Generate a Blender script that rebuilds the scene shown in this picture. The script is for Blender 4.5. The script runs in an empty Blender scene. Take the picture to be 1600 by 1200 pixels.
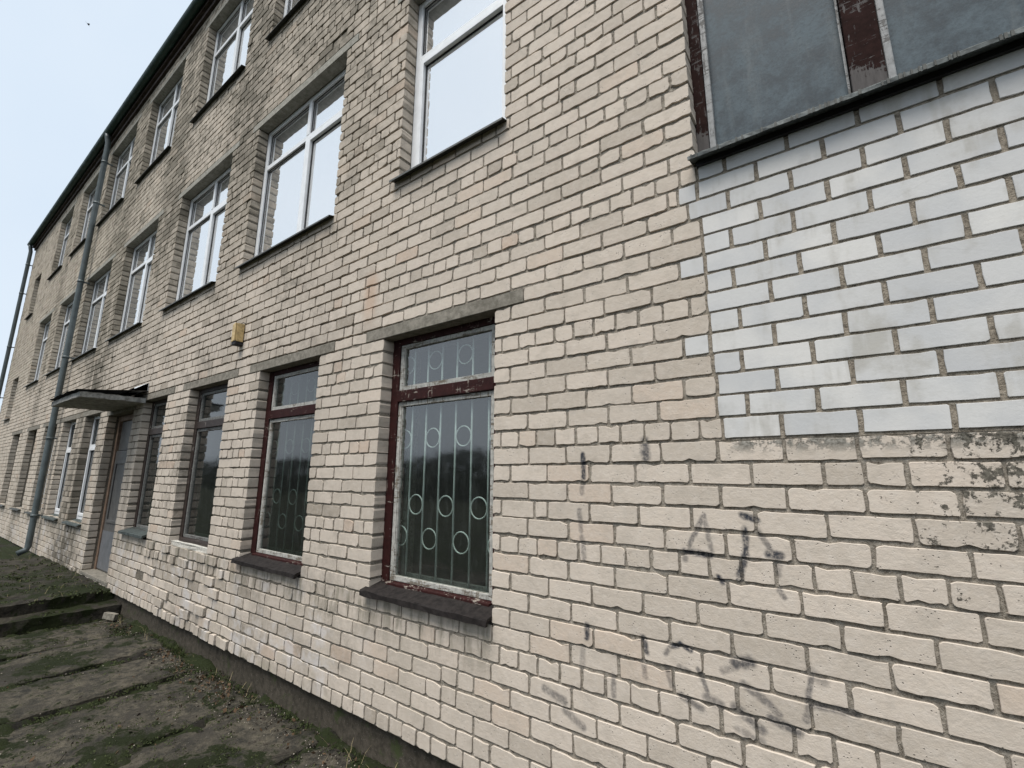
import bpy, bmesh, math, random
import numpy as np
from mathutils import Matrix, Vector

R = random.Random(7)
NR = np.random.default_rng(11)
sc = bpy.context.scene
col = sc.collection

# ------------------------------------------------------------------ camera
ZC = 1.9                       # camera height above the paving
CAM = Vector((0.0, -2.2509, ZC))
F_PX, YAW, PITCH, ROLL = 712.905, 0.629131, 0.194962, 0.0033711
fwd = Vector((-math.sin(YAW) * math.cos(PITCH), math.cos(YAW) * math.cos(PITCH), math.sin(PITCH)))
rt0 = Vector((math.cos(YAW), math.sin(YAW), 0)); up0 = rt0.cross(fwd)
rt = rt0 * math.cos(ROLL) + up0 * math.sin(ROLL)
up = -rt0 * math.sin(ROLL) + up0 * math.cos(ROLL)
cd = bpy.data.cameras.new('camera'); cd.sensor_width = 36; cd.lens = F_PX / 1600 * 36
cd.clip_start = 0.05; cd.clip_end = 3000
cam = bpy.data.objects.new('camera', cd); col.objects.link(cam)
cam.matrix_world = Matrix(((rt.x, up.x, -fwd.x, CAM.x), (rt.y, up.y, -fwd.y, CAM.y), (rt.z, up.z, -fwd.z, CAM.z), (0, 0, 0, 1)))
sc.camera = cam

# ------------------------------------------------------------------ overcast sky, soft sun
SUN_EL, SUN_AZ = math.radians(64), math.radians(178)     # azimuth from +Y, clockwise seen from above
w = bpy.data.worlds.new('World'); sc.world = w; w.use_nodes = True
wn = w.node_tree; wn.nodes.clear()
sky = wn.nodes.new('ShaderNodeTexSky'); sky.sky_type = 'NISHITA'; sky.sun_disc = False
sky.sun_elevation = SUN_EL; sky.sun_rotation = SUN_AZ; sky.dust_density = 4.0; sky.air_density = 1.0
bg1 = wn.nodes.new('ShaderNodeBackground'); bg1.inputs['Strength'].default_value = 0.05
bg2 = wn.nodes.new('ShaderNodeBackground'); bg2.inputs['Color'].default_value = (0.755, 0.865, 0.985, 1); bg2.inputs['Strength'].default_value = 0.345
mx = wn.nodes.new('ShaderNodeMixShader'); mx.inputs[0].default_value = 0.93     # closed cloud cover over the blue
wo = wn.nodes.new('ShaderNodeOutputWorld')
wtc = wn.nodes.new('ShaderNodeTexCoord'); wnz = wn.nodes.new('ShaderNodeTexNoise'); wnz.inputs['Scale'].default_value = 2.2; wnz.inputs['Detail'].default_value = 5
wrp = wn.nodes.new('ShaderNodeValToRGB'); wrp.color_ramp.elements[0].position = 0.3; wrp.color_ramp.elements[1].position = 0.7
wrp.color_ramp.elements[0].color = (0.715, 0.835, 0.97, 1); wrp.color_ramp.elements[1].color = (0.80, 0.895, 1.0, 1)
wn.links.new(wtc.outputs['Generated'], wnz.inputs['Vector']); wn.links.new(wnz.outputs[0], wrp.inputs[0]); wn.links.new(wrp.outputs[0], bg2.inputs['Color'])
wn.links.new(sky.outputs[0], bg1.inputs['Color'])
wn.links.new(bg1.outputs[0], mx.inputs[1]); wn.links.new(bg2.outputs[0], mx.inputs[2]); wn.links.new(mx.outputs[0], wo.inputs[0])
sd = bpy.data.lights.new('sun', 'SUN'); sd.energy = 1.5; sd.angle = math.radians(36); sd.color = (1.0, 0.965, 0.915)
so = bpy.data.objects.new('sun', sd); col.objects.link(so)
sdir = Vector((math.sin(SUN_AZ) * math.cos(SUN_EL), math.cos(SUN_AZ) * math.cos(SUN_EL), math.sin(SUN_EL)))
so.rotation_euler = sdir.to_track_quat('Z', 'Y').to_euler(); so.location = (0, -10, 12)

vs = sc.view_settings
vs.view_transform = 'Standard'; vs.look = 'None'; vs.gamma = 1.0; vs.use_curve_mapping = False
vs.exposure = 1.55
sc.cycles.max_bounces = 6; sc.cycles.diffuse_bounces = 3; sc.cycles.glossy_bounces = 3; sc.cycles.transparent_max_bounces = 10

# ------------------------------------------------------------------ helpers
class NT:
    def __init__(s, name):
        s.m = bpy.data.materials.new(name); s.m.use_nodes = True
        s.t = s.m.node_tree; s.t.nodes.clear()
        s.out = s.t.nodes.new('ShaderNodeOutputMaterial')
    def n(s, typ, **kw):
        nd = s.t.nodes.new('ShaderNode' + typ)
        for k, v in kw.items(): setattr(nd, k, v)
        return nd
    def put(s, sock, v):
        if isinstance(v, bpy.types.NodeSocket): s.t.links.new(v, sock)
        elif v is not None:
            if isinstance(v, tuple) and len(v) == 3 and sock.type == 'RGBA': v = v + (1,)
            sock.default_value = v
    def pos(s):
        if not hasattr(s, '_p'): s._p = s.n('NewGeometry').outputs['Position']
        return s._p
    def xyz(s):
        if not hasattr(s, '_x'):
            sp = s.n('SeparateXYZ'); s.put(sp.inputs[0], s.pos()); s._x = sp.outputs
        return s._x
    def m2(s, op, a, b=None, c=None, clamp=False):
        nd = s.n('Math', operation=op, use_clamp=clamp)
        s.put(nd.inputs[0], a); s.put(nd.inputs[1], b)
        if c is not None: s.put(nd.inputs[2], c)
        return nd.outputs[0]
    def v2(s, op, a, b=None, scale=None, out=0):
        nd = s.n('VectorMath', operation=op); s.put(nd.inputs[0], a)
        if b is not None: s.put(nd.inputs[1], b)
        if scale is not None: s.put(nd.inputs['Scale'], scale)
        return nd.outputs[out]
    def stretch(s, v):
        return s.v2('MULTIPLY', s.pos(), v)
    def noise(s, scale, detail=4, rough=0.6, vec=None, col=False, dist=0.0):
        nd = s.n('TexNoise'); s.put(nd.inputs['Vector'], vec or s.pos())
        nd.inputs['Scale'].default_value = scale; nd.inputs['Detail'].default_value = detail
        nd.inputs['Roughness'].default_value = rough; nd.inputs['Distortion'].default_value = dist
        return nd.outputs[1 if col else 0]
    def voro(s, scale, feature='F1', vec=None, out='Distance', rnd=1.0):
        nd = s.n('TexVoronoi', feature=feature); s.put(nd.inputs['Vector'], vec or s.pos())
        nd.inputs['Scale'].default_value = scale; nd.inputs['Randomness'].default_value = rnd
        return nd.outputs[out]
    def mr(s, v, a, b, c=0.0, d=1.0, smooth=True):
        nd = s.n('MapRange', interpolation_type='SMOOTHSTEP' if smooth else 'LINEAR', clamp=True)
        for i, x in enumerate((v, a, b, c, d)): s.put(nd.inputs[i], x)
        return nd.outputs[0]
    def mix(s, f, a, b, mode='MIX'):
        nd = s.n('Mix', data_type='RGBA', blend_type=mode)
        s.put(nd.inputs[0], f); s.put(nd.inputs[6], a); s.put(nd.inputs[7], b)
        return nd.outputs[2]
    def ramp(s, f, stops):
        nd = s.n('ValToRGB'); s.put(nd.inputs[0], f); cr = nd.color_ramp
        while len(cr.elements) < len(stops): cr.elements.new(0.5)
        for e, (p, c) in zip(cr.elements, stops): e.position = p; e.color = c + (1,)
        return nd.outputs[0]
    def attr(s, name):
        nd = s.n('Attribute', attribute_name=name); return nd.outputs['Fac']
    def bump(s, h, strength=0.5, dist=0.003, nrm=None):
        nd = s.n('Bump'); nd.inputs['Strength'].default_value = strength; nd.inputs['Distance'].default_value = dist
        s.put(nd.inputs['Height'], h)
        if nrm is not None: s.put(nd.inputs['Normal'], nrm)
        return nd.outputs[0]
    def bsdf(s, color, rough=0.85, bump=None, spec=0.3, metal=0.0, sheen=None):
        b = s.n('BsdfPrincipled'); s.put(b.inputs['Base Color'], color); s.put(b.inputs['Roughness'], rough)
        b.inputs['Specular IOR Level'].default_value = spec; b.inputs['Metallic'].default_value = metal
        if bump is not None: s.put(b.inputs['Normal'], bump)
        s.t.links.new(b.outputs[0], s.out.inputs[0]); return b

# strokes of faded black spray paint, in metres on the wall (x, height relative to the camera)
STROKES = [
 [(-1.16,.105),(-1.16,-.015),.022,.9],[(-1.165,-.03),(-1.175,-.10),.02,.45],[(-.815,.165),(-.81,.085),.035,.75],
 [(-1.19,-.19),(-1.185,-.29),.022,.5],[(-1.18,-.32),(-1.17,-.43),.022,.45],[(-1.165,-.75),(-1.165,-.81),.022,.85],[(-1.19,-.86),(-1.20,-.95),.025,.35],
 [(-.56,-.18),(-.63,-.32),.018,.6],[(-.56,-.18),(-.535,-.33),.018,.5],[(-.65,-.345),(-.54,-.35),.024,.85],[(-.655,-.35),(-.655,-.38),.02,.5],
 [(-.40,-.175),(-.345,-.19),.022,.9],[(-.395,-.23),(-.395,-.33),.020,1.],[(-.40,-.34),(-.43,-.42),.022,.8],[(-.345,-.23),(-.29,-.33),.02,.55],
 [(-.31,-.325),(-.27,-.325),.028,.85],[(-.275,-.33),(-.285,-.40),.02,.4],[(-.515,-.44),(-.505,-.46),.018,1.],[(-.44,-.44),(-.425,-.445),.012,.9],[(-.285,-.46),(-.27,-.49),.016,.6],
 [(-.87,-.75),(-.86,-.81),.022,.8],[(-.77,-.80),(-.745,-.765),.018,.55],[(-.745,-.765),(-.70,-.745),.018,.85],[(-.70,-.745),(-.655,-.765),.014,1.],
 [(-.875,-.85),(-.87,-.92),.02,.45],[(-.77,-.85),(-.75,-.93),.018,.45],[(-.71,-.84),(-.67,-.85),.018,.5],[(-.63,-.83),(-.595,-.92),.016,.6],
 [(-.71,-.955),(-.63,-.985),.024,.6],[(-.60,-.935),(-.55,-.95),.03,.55],[(-.475,-.775),(-.42,-.755),.035,.75],[(-.42,-.755),(-.53,-.815),.02,.4],
 [(-.45,-.85),(-.37,-.89),.026,.55],[(-.37,-.89),(-.33,-.925),.02,.5],[(-.205,-.755),(-.225,-.84),.018,.65],[(-.225,-.86),(-.24,-.92),.02,.55],
 [(-.215,-.86),(-.08,-.855),.022,.6],[(-.205,-.75),(-.17,-.77),.03,.4],[(-.36,-.945),(-.27,-.975),.026,.65],[(-.49,-.94),(-.40,-1.0),.03,.6],[(-.49,-1.02),(-.40,-1.04),.02,.4],
 [(-1.03,-.95),(-1.03,-1.04),.02,.5],[(-1.42,-1.10),(-1.30,-1.13),.03,.55],[(-1.30,-1.17),(-1.2,-1.22),.03,.5],[(-1.95,-.60),(-1.72,-.62),.03,.0],
]

def wall_dirt(s):
    """grime on the wall: streaks running down the piers, blotches, algae near the downpipe"""
    X, Y, Z = s.xyz()
    st = s.noise(1.0, 4, 0.7, s.stretch((4.5, 1.0, 0.5)))
    cols = None
    for cx, sg, a in ((-11.75, .85, 1.0), (-8.85, .60, .95), (-14.35, .40, .7), (-6.1, .60, .8), (-17.1, .4, .6), (-4.3, .9, .45)):
        d = s.m2('DIVIDE', s.m2('SUBTRACT', X, cx), sg)
        g = s.m2('MULTIPLY', s.m2('EXPONENT', s.m2('MULTIPLY', s.m2('MULTIPLY', d, d), -1.0)), a)
        cols = g if cols is None else s.m2('MAXIMUM', cols, g)
    # heavy above the first floor and again below the downpipe joint; light between
    vert = s.m2('MAXIMUM', s.mr(Z, 4.2, 6.4, 0.28, 1.0), s.mr(X, -9.2, -10.6))
    streak = s.m2('MULTIPLY', s.m2('MULTIPLY', s.mr(st, 0.30, 0.50), cols), vert)
    blot = s.m2('MULTIPLY', s.mr(s.noise(0.8, 4, 0.7), 0.42, 0.66), s.mr(X, -0.8, -5.0, 0.05, 0.55))
    high = s.m2('MULTIPLY', s.mr(Z, 3.3, 6.0, 0.0, 0.62), s.mr(X, -1.2, -3.4))
    fine = s.mr(s.noise(3.3, 5, 0.78), 0.40, 0.66)
    return s.m2('ADD', streak, s.m2('MULTIPLY', fine, s.m2('ADD', blot, high)), clamp=True), streak

def spray(s):
    """mask of the faded spray-paint strokes"""
    X, Y, Z = s.xyz()
    acc = None
    pz = s.n('CombineXYZ'); s.put(pz.inputs[0], X); s.put(pz.inputs[2], Z); P = pz.outputs[0]
    wob = s.v2('SCALE', s.v2('SUBTRACT', s.noise(22.0, 3, 0.6, col=True), (0.5, 0.5, 0.5)), scale=0.022)
    P = s.v2('MULTIPLY', s.v2('ADD', P, wob), (1, 0, 1))
    for a, b, r, k in STROKES:
        if k == 0: continue
        A = Vector((a[0], 0, a[1] + ZC)); B = Vector((b[0], 0, b[1] + ZC)); BA = B - A
        pa = s.v2('SUBTRACT', P, tuple(A))
        h = s.m2('MULTIPLY', s.v2('DOT_PRODUCT', pa, tuple(BA), out='Value'), 1.0 / max(BA.length_squared, 1e-9), clamp=True)
        dd = s.v2('LENGTH', s.v2('SUBTRACT', pa, s.v2('SCALE', tuple(BA), scale=h)), out='Value')
        mk = s.mr(dd, r * 0.25, r * 0.98, min(1.0, k * 1.15), 0.0)
        acc = mk if acc is None else s.m2('MAXIMUM', acc, mk)
    sp = s.m2('MULTIPLY', acc, s.mr(s.noise(45.0, 4, 0.7), 0.28, 0.58, 0.35, 1.0))
    return sp

def brick_material(name, marked=False):
    s = NT(name)
    tint = s.attr('tint')
    X, Y, Z = s.xyz()
    c = s.ramp(tint, [(0.0, (0.315, 0.268, 0.215)), (0.10, (0.420, 0.362, 0.298)), (0.45, (0.512, 0.443, 0.370)), (0.80, (0.562, 0.485, 0.406)), (0.93, (0.520, 0.428, 0.345)), (1.0, (0.485, 0.382, 0.300))])
    gr = s.noise(26.0, 5, 0.7)
    c = s.mix(s.mr(gr, 0.40, 0.72, 0.0, 0.30), c, (0.625, 0.568, 0.505), 'MIX')
    bl = s.noise(9.0, 4, 0.65)
    c = s.mix(s.mr(bl, 0.46, 0.70, 0.0, 0.40), c, (0.37, 0.325, 0.270), 'MIX')
    lines = s.noise(1.0, 3, 0.6, s.stretch((18, 18, 120)))
    c = s.mix(s.m2('MULTIPLY', s.mr(lines, 0.64, 0.76, 0.0, 0.30), s.mr(bl, 0.5, 0.62)), c, (0.33, 0.28, 0.22))
    pits = s.voro(70.0)
    pm = s.m2('MULTIPLY', s.mr(pits, 0.06, 0.24, 1.0, 0.0), s.mr(s.noise(13.0, 3), 0.52, 0.60))
    c = s.mix(s.m2('MULTIPLY', pm, 0.75), c, (0.10, 0.085, 0.07))
    d, streak = wall_dirt(s)
    rb = s.m2('FRACT', s.m2('MULTIPLY', tint, 41.7))
    d = s.m2('MULTIPLY', d, s.m2('ADD', 0.55, s.m2('MULTIPLY', rb, 0.75)), clamp=True)
    c = s.mix(s.m2('MULTIPLY', d, 0.93), c, (0.055, 0.049, 0.038))
    # yellowish, darker tone on the old wall away from the patched corner
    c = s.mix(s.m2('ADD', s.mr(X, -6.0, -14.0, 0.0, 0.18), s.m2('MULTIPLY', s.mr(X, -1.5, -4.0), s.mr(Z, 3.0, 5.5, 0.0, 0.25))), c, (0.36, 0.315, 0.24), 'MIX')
    # pale salt bloom low down, drip stains under the ground-floor sills
    bloom = s.m2('MULTIPLY', s.m2('MULTIPLY', s.mr(Z, 1.25, 0.75), s.mr(X, -2.6, -3.6)), s.mr(s.noise(3.0, 4, 0.7, s.v2('ADD', s.pos(), (3, 9, 4))), 0.50, 0.66))
    c = s.mix(s.m2('MULTIPLY', bloom, 0.55), c, (0.56, 0.54, 0.535))
    drip = s.m2('MULTIPLY', s.m2('MULTIPLY', s.mr(Z, ZC - 1.22, ZC - 0.92), s.mr(Z, ZC - 0.82, ZC - 0.86)), s.mr(X, -1.70, -1.85))
    drip = s.m2('MULTIPLY', drip, s.mr(s.noise(1.0, 4, 0.7, s.stretch((9, 1, 2.0))), 0.45, 0.62))
    c = s.mix(s.m2('MULTIPLY', drip, 0.6), c, (0.13, 0.12, 0.085))
    rust = s.m2('MULTIPLY', s.m2('MULTIPLY', s.mr(s.m2('ABSOLUTE', s.m2('ADD', X, 3.13)), 0.02, 0.13, 1, 0), s.mr(Z, ZC + 1.15, ZC + 1.45)), s.mr(Z, ZC + 1.75, ZC + 1.6))
    c = s.mix(s.m2('MULTIPLY', rust, 0.45), c, (0.42, 0.25, 0.15))
    # damp algae low on the wall
    low = s.m2('MULTIPLY', s.mr(Z, 0.9, 0.2), s.mr(s.noise(2.2, 5, 0.7), 0.52, 0.72))
    c = s.mix(s.m2('MULTIPLY', low, 0.35), c, (0.16, 0.15, 0.085))
    if marked:
        sp = spray(s)
        c = s.mix(s.m2('MULTIPLY', sp, 0.97), c, (0.020, 0.025, 0.036))
        # dark lichen and old mortar smears under the white patch
        reg = s.m2('MULTIPLY', s.mr(X, -0.25, 0.42), s.mr(Z, ZC - 0.95, ZC + 0.02))
        th = s.m2('SUBTRACT', 0.735, s.m2('MULTIPLY', reg, 0.225))
        lich = s.mr(s.noise(17.0, 8, 0.74, dist=0.12), th, s.m2('ADD', th, 0.03))
        sm = s.m2('MULTIPLY', s.mr(Z, ZC + 0.085, ZC + 0.135), s.m2('MULTIPLY', s.mr(X, -0.46, -0.36), s.mr(s.noise(18.0, 7, 0.75), 0.47, 0.53)))
        dk = s.noise(70.0, 3)
        c = s.mix(s.m2('MULTIPLY', sm, 0.9), c, s.mix(s.mr(dk, .35, .65), (0.10, 0.095, 0.080), (0.30, 0.285, 0.25)))
        c = s.mix(s.m2('MULTIPLY', lich, 0.9), c, s.mix(s.mr(dk, .35, .65), (0.022, 0.021, 0.016), (0.13, 0.12, 0.095)))
    hb = s.m2('ADD', s.m2('MULTIPLY', s.noise(38.0, 6, 0.72), 1.0), s.m2('MULTIPLY', lines, 0.16))
    hb = s.m2('SUBTRACT', hb, s.m2('MULTIPLY', pm, 0.8))
    if marked: hb = s.m2('ADD', hb, s.m2('ADD', s.m2('MULTIPLY', lich, 1.2), s.m2('MULTIPLY', sm, 1.0)))
    s.bsdf(c, 0.92, s.bump(hb, 0.7, 0.0045), 0.2)
    return s.m

def mortar_material(name='mortar', marked=False):
    s = NT(name)
    n1 = s.noise(60.0, 5, 0.75); n2 = s.noise(6.0, 4, 0.6)
    c = s.ramp(n1, [(0.30, (0.06, 0.049, 0.036)), (0.42, (0.24, 0.21, 0.172)), (0.55, (0.35, 0.312, 0.26)), (0.75, (0.48, 0.43, 0.365))])
    c = s.mix(s.mr(n2, 0.5, 0.75, 0, 0.5), c, (0.15, 0.13, 0.10))
    d, _ = wall_dirt(s)
    c = s.mix(s.m2('MULTIPLY', d, 0.7), c, (0.04, 0.035, 0.027))
    c = s.mix(s.mr(s.xyz()[0], -2.0, -6.0, 0, 0.55), c, (0.075, 0.065, 0.048))  # joints darken leftwards: shade of deep recesses painted into the mortar colour
    if marked: c = s.mix(s.m2('MULTIPLY', spray(s), 0.9), c, (0.020, 0.025, 0.036))
    s.bsdf(c, 0.95, s.bump(n1, 1.0, 0.014), 0.1)
    return s.m

def white_brick_material():
    s = NT('white_silicate_brick')
    tint = s.attr('tint')
    c = s.ramp(tint, [(0.0, (0.500, 0.494, 0.484)), (0.5, (0.560, 0.550, 0.532)), (1.0, (0.610, 0.592, 0.562))])
    b = s.noise(5.0, 3, 0.5)
    c = s.mix(s.mr(b, 0.42, 0.68, 0, 0.5), c, (0.44, 0.445, 0.450))
    st = s.m2('MULTIPLY', s.mr(s.noise(3.6, 5, 0.65), 0.46, 0.66), s.mr(s.noise(1.0, 4, 0.65, s.stretch((8, 1, 1.1))), 0.44, 0.60))
    c = s.mix(s.m2('MULTIPLY', st, 0.7), c, (0.36, 0.34, 0.30))
    sp = s.m2('MULTIPLY', s.mr(s.voro(70.0), 0.04, 0.12, 1, 0), s.mr(s.noise(9.0, 2), 0.62, 0.66))
    c = s.mix(s.m2('MULTIPLY', sp, 0.7), c, (0.18, 0.17, 0.15))
    c = s.mix(s.mr(s.noise(80.0, 4, 0.7), 0.4, 0.8, 0, 0.18), c, (0.42, 0.41, 0.40))
    s.bsdf(c, 0.85, s.bump(s.noise(55.0, 5, 0.7), 0.5, 0.0018), 0.25)
    return s.m

def infill_mortar_material():
    s = NT('infill_mortar')
    n1 = s.noise(70.0, 5, 0.7)
    c = s.ramp(n1, [(0.32, (0.10, 0.086, 0.068)), (0.46, (0.24, 0.205, 0.162)), (0.72, (0.40, 0.35, 0.285))])
    s.bsdf(c, 0.95, s.bump(n1, 1.0, 0.010), 0.1)
    return s.m

def concrete_material(name, base, dark, moss=0.0):
    s = NT(name)
    n1 = s.noise(18.0, 6, 0.7); n2 = s.noise(2.0, 5, 0.65)
    c = s.mix(s.mr(n1, 0.3, 0.7), dark, base)
    c = s.mix(s.mr(n2, 0.45, 0.75, 0, 0.6), c, dark)
    sp = s.mr(s.voro(120.0), 0.10, 0.22, 1, 0)
    c = s.mix(s.m2('MULTIPLY', sp, s.mr(s.noise(30.0, 2), 0.5, 0.6, 0, 0.7)), c, (0.42, 0.39, 0.34))
    if moss:
        c = s.mix(s.mr(s.noise(3.5, 6, 0.75), 0.60 - moss, 0.68 - moss * 0.6), c, (0.045, 0.055, 0.022))
    s.bsdf(c, 0.92, s.bump(s.m2('ADD', n1, s.m2('MULTIPLY', sp, 0.3)), 0.8, 0.006), 0.2)
    return s.m

def paint_material(name, colr, wood=(0.23, 0.20, 0.17), peel=0.58, lowz=None, rough=0.5, spec=0.3):
    s = NT(name)
    g = s.noise(1.0, 5, 0.7, s.stretch((60, 60, 9)))
    g2 = s.noise(1.0, 4, 0.7, s.stretch((9, 40, 60)))
    pl = s.m2('ADD', s.m2('MULTIPLY', s.m2('MAXIMUM', g, g2), 0.6), s.m2('MULTIPLY', s.noise(6.0, 5, 0.7), 0.4))
    if lowz is not None: pl = s.m2('ADD', pl, s.mr(s.xyz()[2], lowz[1], lowz[0], 0, 0.22))
    m = s.mr(pl, peel, peel + 0.035)
    cv = s.mix(s.mr(s.noise(25.0, 4), 0.35, 0.7), colr, tuple(x * 0.62 for x in colr))
    wd = s.mix(g, tuple(x * 0.5 for x in wood), tuple(min(1, x * 1.7) for x in wood))
    c = s.mix(m, cv, wd)
    s.bsdf(c, s.mr(m, 0, 1, rough, 0.9), s.bump(s.m2('SUBTRACT', g, m), 0.6, 0.002), spec)
    return s.m

def simple_material(name, colr, rough=0.6, var=0.35, metal=0.0, scale=8.0, spec=0.4, dark=None):
    s = NT(name)
    n = s.noise(scale, 5, 0.7); n2 = s.noise(scale * 7, 4, 0.7)
    dk = dark or tuple(x * (1 - var) for x in colr)
    c = s.mix(s.mr(n, 0.35, 0.7), colr, dk)
    c = s.mix(s.mr(n2, 0.5, 0.8, 0, 0.4), c, dk)
    s.bsdf(c, s.mr(n, 0.3, 0.7, rough * 0.85, min(1, rough * 1.15)), s.bump(n2, 0.25, 0.001), spec, metal)
    return s.m

def glass_material(name, ior, tint, mirror=0.0, dirt=0.15, rough=0.015, film=(0.30, 0.32, 0.31), base=0.02):
    s = NT(name)
    fr = s.n('Fresnel'); fr.inputs['IOR'].default_value = ior
    wav = s.bump(s.noise(2.2, 3, 0.5), 0.11, 0.02)
    tr = s.n('BsdfTransparent'); s.put(tr.inputs[0], tint)
    gl = s.n('BsdfGlossy'); gl.inputs['Roughness'].default_value = rough; gl.inputs['Color'].default_value = (1, 0.99, 0.975, 1)
    s.put(gl.inputs['Normal'], wav)
    df = s.n('BsdfDiffuse'); df.inputs['Color'].default_value = film + (1,)
    bf = s.n('NewGeometry').outputs['Backfacing']
    m1 = s.n('MixShader'); s.put(m1.inputs[0], s.m2('MULTIPLY', s.m2('MAXIMUM', fr.outputs[0], mirror), s.m2('SUBTRACT', 1.0, bf))); s.t.links.new(tr.outputs[0], m1.inputs[1]); s.t.links.new(gl.outputs[0], m1.inputs[2])
    m2 = s.n('MixShader')
    dn = s.mr(s.noise(1.0, 5, 0.75, s.stretch((26, 5, 5))), 0.48, 0.85, base, base + dirt)
    s.put(m2.inputs[0], dn); s.t.links.new(m1.outputs[0], m2.inputs[1]); s.t.links.new(df.outputs[0], m2.inputs[2])
    s.t.links.new(m2.outputs[0], s.out.inputs[0])
    return s.m

M = {}
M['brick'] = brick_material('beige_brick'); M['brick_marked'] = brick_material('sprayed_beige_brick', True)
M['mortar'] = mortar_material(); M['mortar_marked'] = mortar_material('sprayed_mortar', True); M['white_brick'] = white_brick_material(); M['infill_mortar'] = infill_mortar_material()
M['lintel'] = concrete_material('lintel_concrete', (0.27, 0.245, 0.205), (0.13, 0.118, 0.095))
M['lintel_up'] = concrete_material('upper_lintel_concrete', (0.36, 0.345, 0.30), (0.20, 0.19, 0.16))
M['plinth'] = concrete_material('plinth_concrete', (0.085, 0.072, 0.056), (0.036, 0.031, 0.023), 0.035)
M['canopy'] = concrete_material('canopy_concrete', (0.46, 0.45, 0.42), (0.17, 0.165, 0.15))
M['felt'] = simple_material('bitumen_felt', (0.022, 0.022, 0.022), 0.9, 0.4)
M['red_paint'] = paint_material('oxblood_paint', (0.033, 0.0095, 0.0085), peel=0.585, rough=0.65, spec=0.15)
M['brown_paint'] = paint_material('dark_brown_paint', (0.035, 0.024, 0.020), (0.2, 0.18, 0.16), peel=0.60)
M['sash_paint'] = paint_material('old_white_paint', (0.42, 0.41, 0.375), (0.14, 0.12, 0.095), peel=0.545, rough=0.6)
M['big_paint'] = paint_material('oxblood_paint_big', (0.026, 0.0125, 0.0108), (0.085, 0.078, 0.075), peel=0.555, lowz=(ZC + 1.66, ZC + 1.90), rough=0.85, spec=0.05)
M['bare_wood'] = paint_material('weathered_strip', (0.26, 0.262, 0.26), (0.12, 0.115, 0.11), peel=0.53)
M['grey_sash'] = paint_material('grey_old_paint', (0.16, 0.16, 0.15), (0.06, 0.05, 0.045), peel=0.56, rough=0.6)
M['pvc'] = simple_material('white_window_plastic', (0.76, 0.77, 0.78), 0.35, 0.12)
M['sill'] = simple_material('dark_painted_sill', (0.021, 0.017, 0.0155), 0.75, 0.6, scale=22, spec=0.2)
M['sill_green'] = simple_material('green_grey_sill', (0.050, 0.062, 0.058), 0.6, 0.5, scale=14)
M['tin'] = simple_material('dull_tin', (0.085, 0.098, 0.097), 0.6, 0.6, 0.2, 20)
M['tin_dark'] = simple_material('dark_tin', (0.055, 0.058, 0.052), 0.55, 0.4, 0.2, 20)
M['pipe'] = simple_material('green_grey_pipe', (0.078, 0.096, 0.098), 0.5, 0.35, 0.0, 5)
M['gutter'] = simple_material('dark_green_gutter', (0.026, 0.058, 0.046), 0.5, 0.35, 0.0, 5)
M['soffit'] = simple_material('dark_cornice', (0.075, 0.055, 0.048), 0.9, 0.45, 0.0, 9)
M['door'] = simple_material('grey_door_paint', (0.115, 0.110, 0.104), 0.5, 0.25, 0.0, 3, dark=(0.072, 0.069, 0.065))
M['door_low'] = simple_material('door_kick_sheet', (0.16, 0.165, 0.175), 0.45, 0.3, 0.0, 3)
M['door_wood'] = simple_material('door_jamb_wood', (0.22, 0.145, 0.10), 0.7, 0.4)
M['rod'] = simple_material('white_painted_rod', (0.80, 0.81, 0.80), 0.5, 0.5, 0, 12, dark=(0.52, 0.54, 0.52))
M['dark'] = simple_material('dim_interior', (0.040, 0.042, 0.040), 0.9, 0.3)
M['roof'] = simple_material('roof_sheet', (0.06, 0.06, 0.06), 0.9, 0.3)
M['yellow_wood'] = paint_material('yellow_wood', (0.55, 0.40, 0.19), (0.42, 0.28, 0.13), peel=0.66)
M['black'] = simple_material('blackened_wood', (0.018, 0.017, 0.020), 0.8, 0.3)
M['curtain'] = simple_material('grey_net_curtain', (0.30, 0.32, 0.33), 0.9, 0.3, scale=3)
M['plaster'] = simple_material('rough_white_plaster', (0.50, 0.48, 0.43), 0.95, 0.4, 0, 30)
M['glass'] = glass_material('old_glass', 2.3, (0.80, 0.85, 0.83), 0.0, 0.06, 0.06)
M['glass_dark'] = glass_material('dusty_glass', 1.9, (0.5, 0.55, 0.53), 0.0, 0.10, 0.06)
M['mirror_glass'] = glass_material('sky_reflecting_glass', 1.6, (0.35, 0.37, 0.40), 0.93, 0.03, 0.015, (0.70, 0.70, 0.69), 0.12)
def panel_material():
    s = NT('grey_blue_panel')
    st = s.noise(1.0, 6, 0.7, s.stretch((14, 4, 2.2))); bl = s.noise(3.4, 7, 0.78); fn = s.noise(60.0, 4, 0.75)
    c = s.mix(s.mr(bl, 0.40, 0.62), (0.022, 0.033, 0.042), (0.088, 0.113, 0.128))
    c = s.mix(s.mr(st, 0.5, 0.75, 0, 0.55), c, (0.115, 0.132, 0.138))
    c = s.mix(s.mr(fn, 0.48, 0.70, 0, 0.6), c, (0.035, 0.045, 0.050))
    s.bsdf(c, s.mr(bl, 0.3, 0.7, 0.50, 0.75), s.bump(fn, 0.4, 0.002), 0.22)
    return s.m
M['panel'] = panel_material()

def tag(o, label=None, cat=None, group=None, kind=None):
    if label: o['label'] = label
    if cat: o['category'] = cat
    if group: o['group'] = group
    if kind: o['kind'] = kind
    return o

def empty(name, loc=(0, 0, 0)):
    o = bpy.data.objects.new(name, None); o.location = loc; o.empty_display_size = 0.2; col.objects.link(o); return o

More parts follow.
